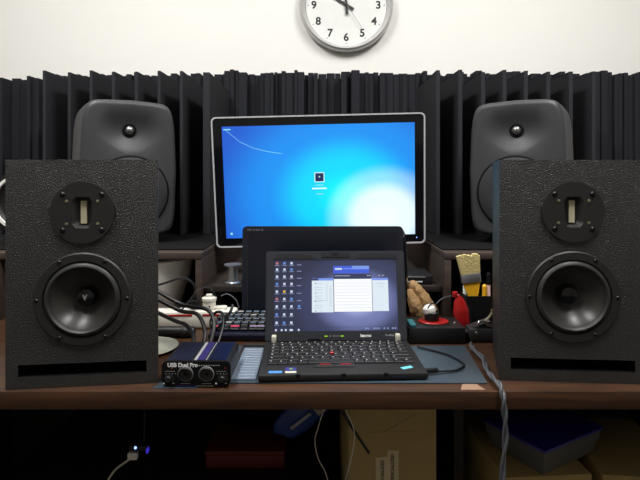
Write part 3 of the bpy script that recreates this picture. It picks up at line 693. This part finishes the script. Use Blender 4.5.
# white tub in the riser, spool, set-top box, ring thing
tag(B().lathe([(0, 0), (.064, 0), (.068, .004), (.098, .10), (.104, .138), (.108, .141), (.104, .145), (.099, .141), (.06, .008), (0, .008)], 'z', 56).build('white_tub', 'pwhite', loc=(-.452, 1.362, DZ+.0008)), 'white tapered tub inside the left riser', 'tub')
tag(B().lathe([(0, 0), (.020, 0), (.021, .003), (.014, .006), (.013, .040), (.014, .044), (.022, .046), (.0225, .050), (0, .050)], 'z', 36).build('metal_spool', 'silver', loc=(P(233, 0, 1.3).x, 1.30, DZ+.0835)), 'small silver spool on the low shelf left of the screen', 'spool')
t = thing('media_box', 'slim black box with pale stripes on the low shelf right of the screen', 'set-top box', (.245, 1.285, DZ+.0835))
B().box(-.06, .045, 0, .1, .001, .023, bev=.002).build('case', 'black', t)
B().box(-.05, .026, -.0012, .0005, .017, .021, bev=.0005).build('silver_strip', 'silver', t)
B().box(-.025, .018, -.0012, .0005, .006, .009).build('pale_print', 'whiteink', t)
t = thing('round_speaker', 'round dark drum with a pale ring on the riser at the left edge', 'speaker', (P(20, 0, 1.33).x, 1.33, DZ+RZ+.0042))
zc = .118
B().lathe([(0, .06), (.083, .06), (.086, .05), (.086, .008), (.083, 0), (.074, 0), (.06, .012), (0, .014)], 'y', 56, 0, Tr(0, 0, zc)).build('drum', 'black', t)
B().lathe([(.0735, .001), (.0735, -.003), (.066, -.003), (.066, .004)], 'y', 56, 0, Tr(0, 0, zc)).build('ring', 'pwhite', t)
B().box(-.04, .04, .005, .055, .0008, .036, bev=.004).build('foot', 'black', t)
t = thing('white_adapter', 'white block adapter in the left riser behind the left black speaker', 'adapter', (P(2, 0, 1.3).x, 1.30, DZ+.0005))
B().box(-.03, .014, 0, .05, 0, .035, bev=.004).build('body', 'white', t)
B().box(-.010, .004, -.001, .001, .012, .02).build('socket', 'matte', t)

# right side clutter -------------------------------------------------
t = thing('black_case', 'flat black hard case with red disc on top, right of the laptop', 'case', (.253, 1.078, DZ+.001), 0)
B().box(-.061, .061, 0, .085, 0, .034, bev=.002).build('case_body', 'black', t)
B().lathe([(0, .0345), (.033, .0345), (.034, .036), (.032, .038), (.012, .0385), (0, .0385)], 'z', 40, 0, Tr(.002, .045, 0), 1, .75).build('red_disc', 'red', t)
B().lathe([(0, .034), (.003, .034), (.003, .038), (0, .039)], 'z', 14, 0, Tr(.045, .03, 0)).build('button', 'silver', t)
B().box(-.058, -.044, .006, .05, .034, .040, bev=.002).build('latch', 'teal', t)
t = thing('strapped_bulb', 'white rounded bulb with black strap in a black holder on the flat case', 'bulb', (.251, 1.123, DZ+.0405))
B().lathe([(0, 0), (.0155, 0), (.0165, .003), (.0165, .017), (.014, .019), (.012, .012), (0, .012)], 'z', 32).build('holder', 'black', t)
B().lathe([(0, .009), (.010, .010), (.013, .015), (.0150, .021), (.0135, .028), (.008, .033), (0, .035)], 'z', 32, 0, Rt(-14, 'Y')).build('bulb', 'pwhite', t)
sv = B(); sv.tube([Matrix.Rotation(.5, 4, 'Z') @ Vector((.0155*math.cos(a_), -.004, .021+.0165*math.sin(a_))) for a_ in [2*PI*k/14 for k in range(15)]], .0016, 8); sv.build('strap', 'cable', t)

b = B()                                     # crumpled brown paper
def lump(b, pts, r, seed):
    rnd = random.Random(seed); tmp = B(); tmp.tube(pts, r, 12, sub=5)
    for v in tmp.v: v += Vector((rnd.uniform(-1, 1), rnd.uniform(-1, 1), rnd.uniform(-1, 1)))*.0014
    b.add(tmp.v, tmp.f)
lump(b, [(.040, 0, .004), (.028, 0, .03), (.008, .004, .06), (-.010, .006, .086), (-.017, .006, .094)], [.014, .018, .018, .013, .004], 1)
lump(b, [(.010, -.004, .004), (-.002, -.006, .03), (-.012, -.006, .055), (-.020, -.004, .078)], [.012, .018, .014, .005], 2)
tag(b.build('paper_bag', 'tan', loc=(.235, 1.205, DZ+.012), flat=False), 'crumpled tan paper bag leaning behind the flat black case', 'paper bag')
# red pouch
t = thing('red_pouch', 'shiny red pouch standing between the flat case and black pen holder', 'pouch', (.327, 1.155, DZ+.001))
b = B(); b.tube([(.008, .002, .004), (.004, .002, .022), (.0, .004, .05), (-.004, .006, .074), (-.010, .008, .086)], [.010, .017, .0185, .012, .004], 18, sub=6)
for v in b.v: v.y = (v.y-.004)*.55+.004
b.build('body', 'red', t)
b = B(); b.tube([(.024, -.001, .008), (.0205, -.001, .03), (.017, .001, .055), (.007, .003, .078), (-.004, .004, .086)], .0022, 8); b.build('seam', 'cable', t)
B().box(-.020, -.008, 0, .010, .080, .094, bev=.003).build('tab', 'red', t)
# pen holder, brush and pens
hx, hy = .380, 1.205
t = thing('pen_holder', 'black square pen holder beside the right riser post', 'pen holder', (hx, hy, DZ+.0005))
b = B()
for q in ((-.036, .036, -.025, -.022, 0, .078), (-.036, .036, .022, .025, 0, .078), (-.036, -.033, -.0218, .0218, 0, .078), (.033, .036, -.0218, .0218, 0, .078)): b.box(*q)
b.build('wall_sides', 'matte', t, flat=True); B().box(-.0328, .0328, -.0218, .0218, 0, .003).build('base', 'matte', t)
t = thing('paint_brush', 'wide paint brush with yellow handle standing bristles up in the pen holder', 'paint brush', (hx-.004, hy-.004, DZ+.004), rot=(0, math.radians(-7), 0))
b = B().prism([(-.012, 0), (.012, 0), (.012, .05), (.010, .068), (.0205, .104), (-.0205, .104), (-.010, .068), (-.012, .05)], -.005, .005, 'y'); b.build('handle', 'yellow', t)
B().box(-.0225, .0225, -.008, .008, .104, .126, bev=.0015).build('ferrule', 'silver', t)
b = B(); rnd = random.Random(5)
for k in range(14):
    x = -.020+k*.0031; x2 = x*1.22-.001; zt = .170+rnd.uniform(-.003, .003)
    b.prism([(x-.0019, .126), (x+.0019, .126), (x2+.0024, zt), (x2-.0024, zt-.001)], -.0065-rnd.uniform(0, .001), .0065, 'y')
b.build('bristles', 'bristle', t)
def pen(name, x, y, h, r, body, top, label, cat='pen', lean=0):
    t = thing(name, label, cat, (hx+x, hy+y, DZ+.0045), rot=(0, math.radians(lean), 0))
    B().lathe([(0, 0), (r, .004), (r, h-.03), (r*.9, h-.029), (0, h-.029)], 'z', 16).build('barrel', body, t)
    B().lathe([(0, h-.0285), (r*1.15, h-.0285), (r*1.15, h-.004), (r*.5, h), (0, h)], 'z', 16).build('cap', top, t)
pen('pen', .022, -.012, .128, .0045, 'skinpink', 'matte', 'pale pink pen with dark cap at the right of the paint brush')
pen('marker', .012, -.013, .10, .0045, 'orange', 'yellow', 'short orange pen right beside the yellow brush handle', 'pen')
pen('marker', -.0275, .012, .096, .004, 'pwhite', 'pwhite', 'white pen left of the paint brush', 'pen')
# metal tool
t = thing('hand_tool', 'dark metal hand tool with chrome arm beside the right black speaker', 'tool', (.352, 1.105, DZ+.001), 0)
B().box(-.028, .045, -.02, .02, 0, .030, bev=.006).prism([(-.035, .018), (-.02, .03), (.02, .045), (.04, .03), (.02, .018)], -.014, .014, 'y').build('body', 'plate', t)
b = B(); b.tube([(-.012, -.02, .034), (-.006, -.018, .045), (.006, -.016, .046), (.014, -.016, .036), (.03, -.016, .034), (.05, -.014, .033)], .0022, 8); b.build('arm', 'chrome', t)
b = B(); b.tube([(.012, 0, .040), (.022, 0, .05), (.028, 0, .06), (.03, 0, .066)], [.003, .003, .003, .005], 8); b.build('lever', 'brass', t)
B().lathe([(0, -.0225), (.003, -.0225), (.004, -.02)], 'y', 14, 0, Tr(-.012, 0, .020)).build('rivet', 'chrome', t)
b = B(); b.tube([P(424, 318, 1.12)+Vector((.016, .02, .004)), P(440, 300, 1.17), P(452, 296, 1.19), P(457, 300, 1.215)], .0011, 6)
tag(b.build('wire', 'greycable'), 'thin grey wire rising behind the strapped bulb', 'wire')

# laptop supply lead and the grey braided cable
b = B(); e = Vector((.191, .905, DZ+.010))
b.tube([e, e+Vector((.018, .004, -.002)), e+Vector((.058, .014, -.004)), e+Vector((.082, .045, -.0045)), e+Vector((.068, .09, -.0045)), e+Vector((.04, .12, -.0045)), e+Vector((.012, .138, -.003))], .0021, 8)
t = tag(b.build('power_lead', 'cable'), 'thin black power lead curving from the right side of the laptop', 'cable')
B().box(-.001, .024, -.004, .004, -.004, .004, bev=.0015, T=Tr(*e) @ Rt(12, 'Z')).build('plug', 'cable', t)
path = [(.318, 1.05, .010), (.313, 1.02, .0095), (.316, .97, .0095), (.306, .92, .0095), (.303, .88, .0095), (.3045, .848, .0095), (.305, .834, -.004), (.307, .832, -.03), (.3095, .835, -.07), (.306, .838, -.13), (.302, .84, -.22), (.300, .842, -.32)]
b = B(); tmp = B(); ctr = tmp.tube([(x, y, z+DZ) for x, y, z in path], .001, 4, sub=10)
for ph in (0, PI):
    pts = []
    for k, p in enumerate(ctr):
        tn = (ctr[min(k+1, len(ctr)-1)]-ctr[max(k-1, 0)]).normalized(); s_ = tn.cross(Vector((1, .2, .1))).normalized(); u_ = tn.cross(s_)
        a_ = ph+k*.30; pts.append(p+(s_*math.cos(a_)+u_*math.sin(a_))*.0024)
    b.tube(pts, .0029, 8, sub=2)
tag(b.build('braided_cable', 'greycable'), 'twisted grey cable hanging over the desk front beside the right speaker', 'cable')

# ---------------------------------------------------------------- under the desk
t = thing('cardboard_box', 'tall cardboard box with printed tape under the desk middle', 'box', (P(392.5, 0, 1.0).x, 1.0, .0005), 1.5)
w = .0885
B().box(-w, w, 0, .26, 0, .708, bev=.002).build('carton', 'cardboard', t)
tp = B().prism([(-.030, .30), (.012, .30), (.012, .564), (-.010, .564), (-.010, .552), (-.034, .550)], -.0008, -.0001, 'y')
for x, z in ((-.020, .519), (.0, .531)):
    for dz in (0, -.062, -.124): tp.text('SPECIALIZED', .0092, Tr(x, -.001, z+dz) @ Rt(-90, 'Y'), 1, .0002)
tp.build('tape', ['tape', 'ink'], t, flat=True)
B().box(-.05, .045, -.0012, 0, .60, .601).prism([(-.02, .60), (.055, .64), (.056, .6385), (-.018, .598)], -.0012, 0, 'y').build('crease', 'cardboard', t)
tag(B().box(-.09, .09, 0, .25, 0, .513, bev=.003).build('cardboard_carton', 'cardboard', loc=(P(544, 0, 1.05).x-.012, 1.0, .0005), rot=(0, 0, math.radians(4))), 'cardboard carton under the blue-lidded storage bin', 'box')
tag(B().box(-.09, .09, 0, .25, 0, .510, bev=.003).build('cardboard_carton', 'cardboard', loc=(.66, 1.0, .0005), rot=(0, 0, math.radians(-6))), 'cardboard carton at the right edge under the desk', 'box')
t = thing('storage_bin', 'clear storage bin with blue lid lying on a carton under the desk', 'storage bin', (.442, .985, .5145), 30)
b = B(); W1, D1, hh_ = .19, .15, .052
vs = []
for z, ins in ((0, .012), (hh_*.55, .005), (hh_*.6, .003), (hh_, 0)):
    vs += [(ins, ins, z), (W1-ins, ins, z), (W1-ins, D1-ins, z), (ins, D1-ins, z)]
fs = [[3, 2, 1, 0], [12, 13, 14, 15]]
for k in range(3):
    for i in range(4): j = (i+1) % 4; fs.append([k*4+i, k*4+j, (k+1)*4+j, (k+1)*4+i])
b.add(vs, fs).build('tub', 'bin', t, flat=True)
B().box(-.005, W1+.005, -.005, D1+.005, hh_+.0002, hh_+.007, bev=.003).build('lid', 'binlid', t)
t = thing('red_box', 'flat dark red box on the low shelf under the desk', 'box', (P(245, 0, 1.15).x, 1.15, .4405), 0)
B().box(-.09, .09, 0, .12, 0, .028, bev=.002).build('box_body', 'darkred', t)
B().box(-.092, .092, -.002, .122, .0285, .04, bev=.002).build('lid', 'darkred', t)
t = thing('blue_bag', 'slanted blue plastic bag hanging under the desk beside the cardboard box', 'bag', (-.034, 1.115, .578), rot=(0, math.radians(-38), 0))
b = B(); b.tube([(-.065, 0, 0), (-.055, 0, .004), (-.01, 0, .006), (.05, 0, .004), (.075, 0, 0)], [.012, .028, .036, .028, .010], 20, sub=6)
for v in b.v: v.y *= .45
b.build('pouch', 'bluebag', t)
B().box(.03, .062, -.021, -.018, -.012, .020, bev=.001).build('foil_tag', 'foil', t)
B().box(-.035, .02, -.0215, -.0185, .000, .007, bev=.001).build('zip', 'greyink', t)
b = B(); lump(b, [(.045, 0, .0), (.062, 0, .006), (.078, 0, .010), (.088, 0, .012)], [.02, .024, .02, .01], 9)
b.build('wrapped_top', 'foil', t)
b = B(); b.tube([Vector((.03, 1.02, .7185)), P(324, 408, 1.02), P(318, 428, 1.02), P(315, 441, 1.02), P(318, 458, 1.02), P(326, 474, 1.02), P(330, 495, 1.02)], .0011, 8)
tag(b.build('white_wire', 'whitecable'), 'thin white wire hanging beside the blue bag under the desk', 'cable')
b = B(); b.tube([Vector((.04, .96, .7185)), P(346, 409.5, .96), P(354, 430, .96), P(353, 450, .96), P(346, 478, .96), P(340, 500, .96)], .0011, 8)
tag(b.build('white_wire', 'whitecable'), 'thin white wire hanging in front of the cardboard box', 'cable')
b = B(); b.tube([Vector((.028, .965, .7185)), P(342, 409.5, .965), P(350, 424, .965), P(361, 441, .965), P(369, 453, .965)], .0028, 8)
tag(b.build('cut_cable', 'cable'), 'short black cable slanting across the cardboard box', 'cable')
# usb hub with blue light
hp = P(136, 452, 1.0)
t = thing('usb_hub', 'small black hub with blue light hanging under the desk', 'usb hub', tuple(hp))
B().box(-.014, .022, 0, .02, .0012, .012, bev=.002).build('case', 'black', t)
B().lathe([(0, -.0015), (.0022, -.0015), (.0026, .0005)], 'y', 14, 0, Tr(-.001, 0, .0085)).build('blue_light', 'ledblue', t)
B().box(.020, .024, -.001, .008, -.003, .007, bev=.001).build('violet_light', 'ledviolet', t)
b = B(); b.tube([(.012, .01, .011), (.014, .01, .05), (.013, .01, .09), (.013, .01, DZ-.0315-hp.z)], .0018, 8); b.build('hanging_cord', 'cable', t)
t = thing('usb_plug', 'white plug with white cable below the blue light', 'cable', tuple(hp))
B().box(-.017, .002, -.002, .010, -.016, -.002, bev=.002).build('plug_shell', 'white', t)
b = B(); b.tube([(-.012, .004, -.015), (-.022, .004, -.022), (-.045, .004, -.040), (-.062, .004, -.07), (-.068, .004, -.11)], .0021, 8); b.build('cord', 'whitecable', t)

# ---------------------------------------------------------------- light, camera, colour
wd = bpy.data.worlds.new('World'); SC.world = wd; wd.use_nodes = True
wd.node_tree.nodes['Background'].inputs['Color'].default_value = (.8, .85, 1, 1); wd.node_tree.nodes['Background'].inputs['Strength'].default_value = .05
cam = bpy.data.cameras.new('camera'); co = bpy.data.objects.new('camera', cam); C.objects.link(co); SC.camera = co
cam.sensor_width = 36; cam.lens = F/640*36; cam.clip_start = .02
co.location = (0, 0, HC); co.rotation_euler = (PI/2, 0, 0); cam.shift_y = -65/640
vs_ = SC.view_settings; vs_.view_transform = 'Standard'; vs_.look = 'None'; vs_.exposure = 0.0; vs_.gamma = 1; vs_.use_curve_mapping = False
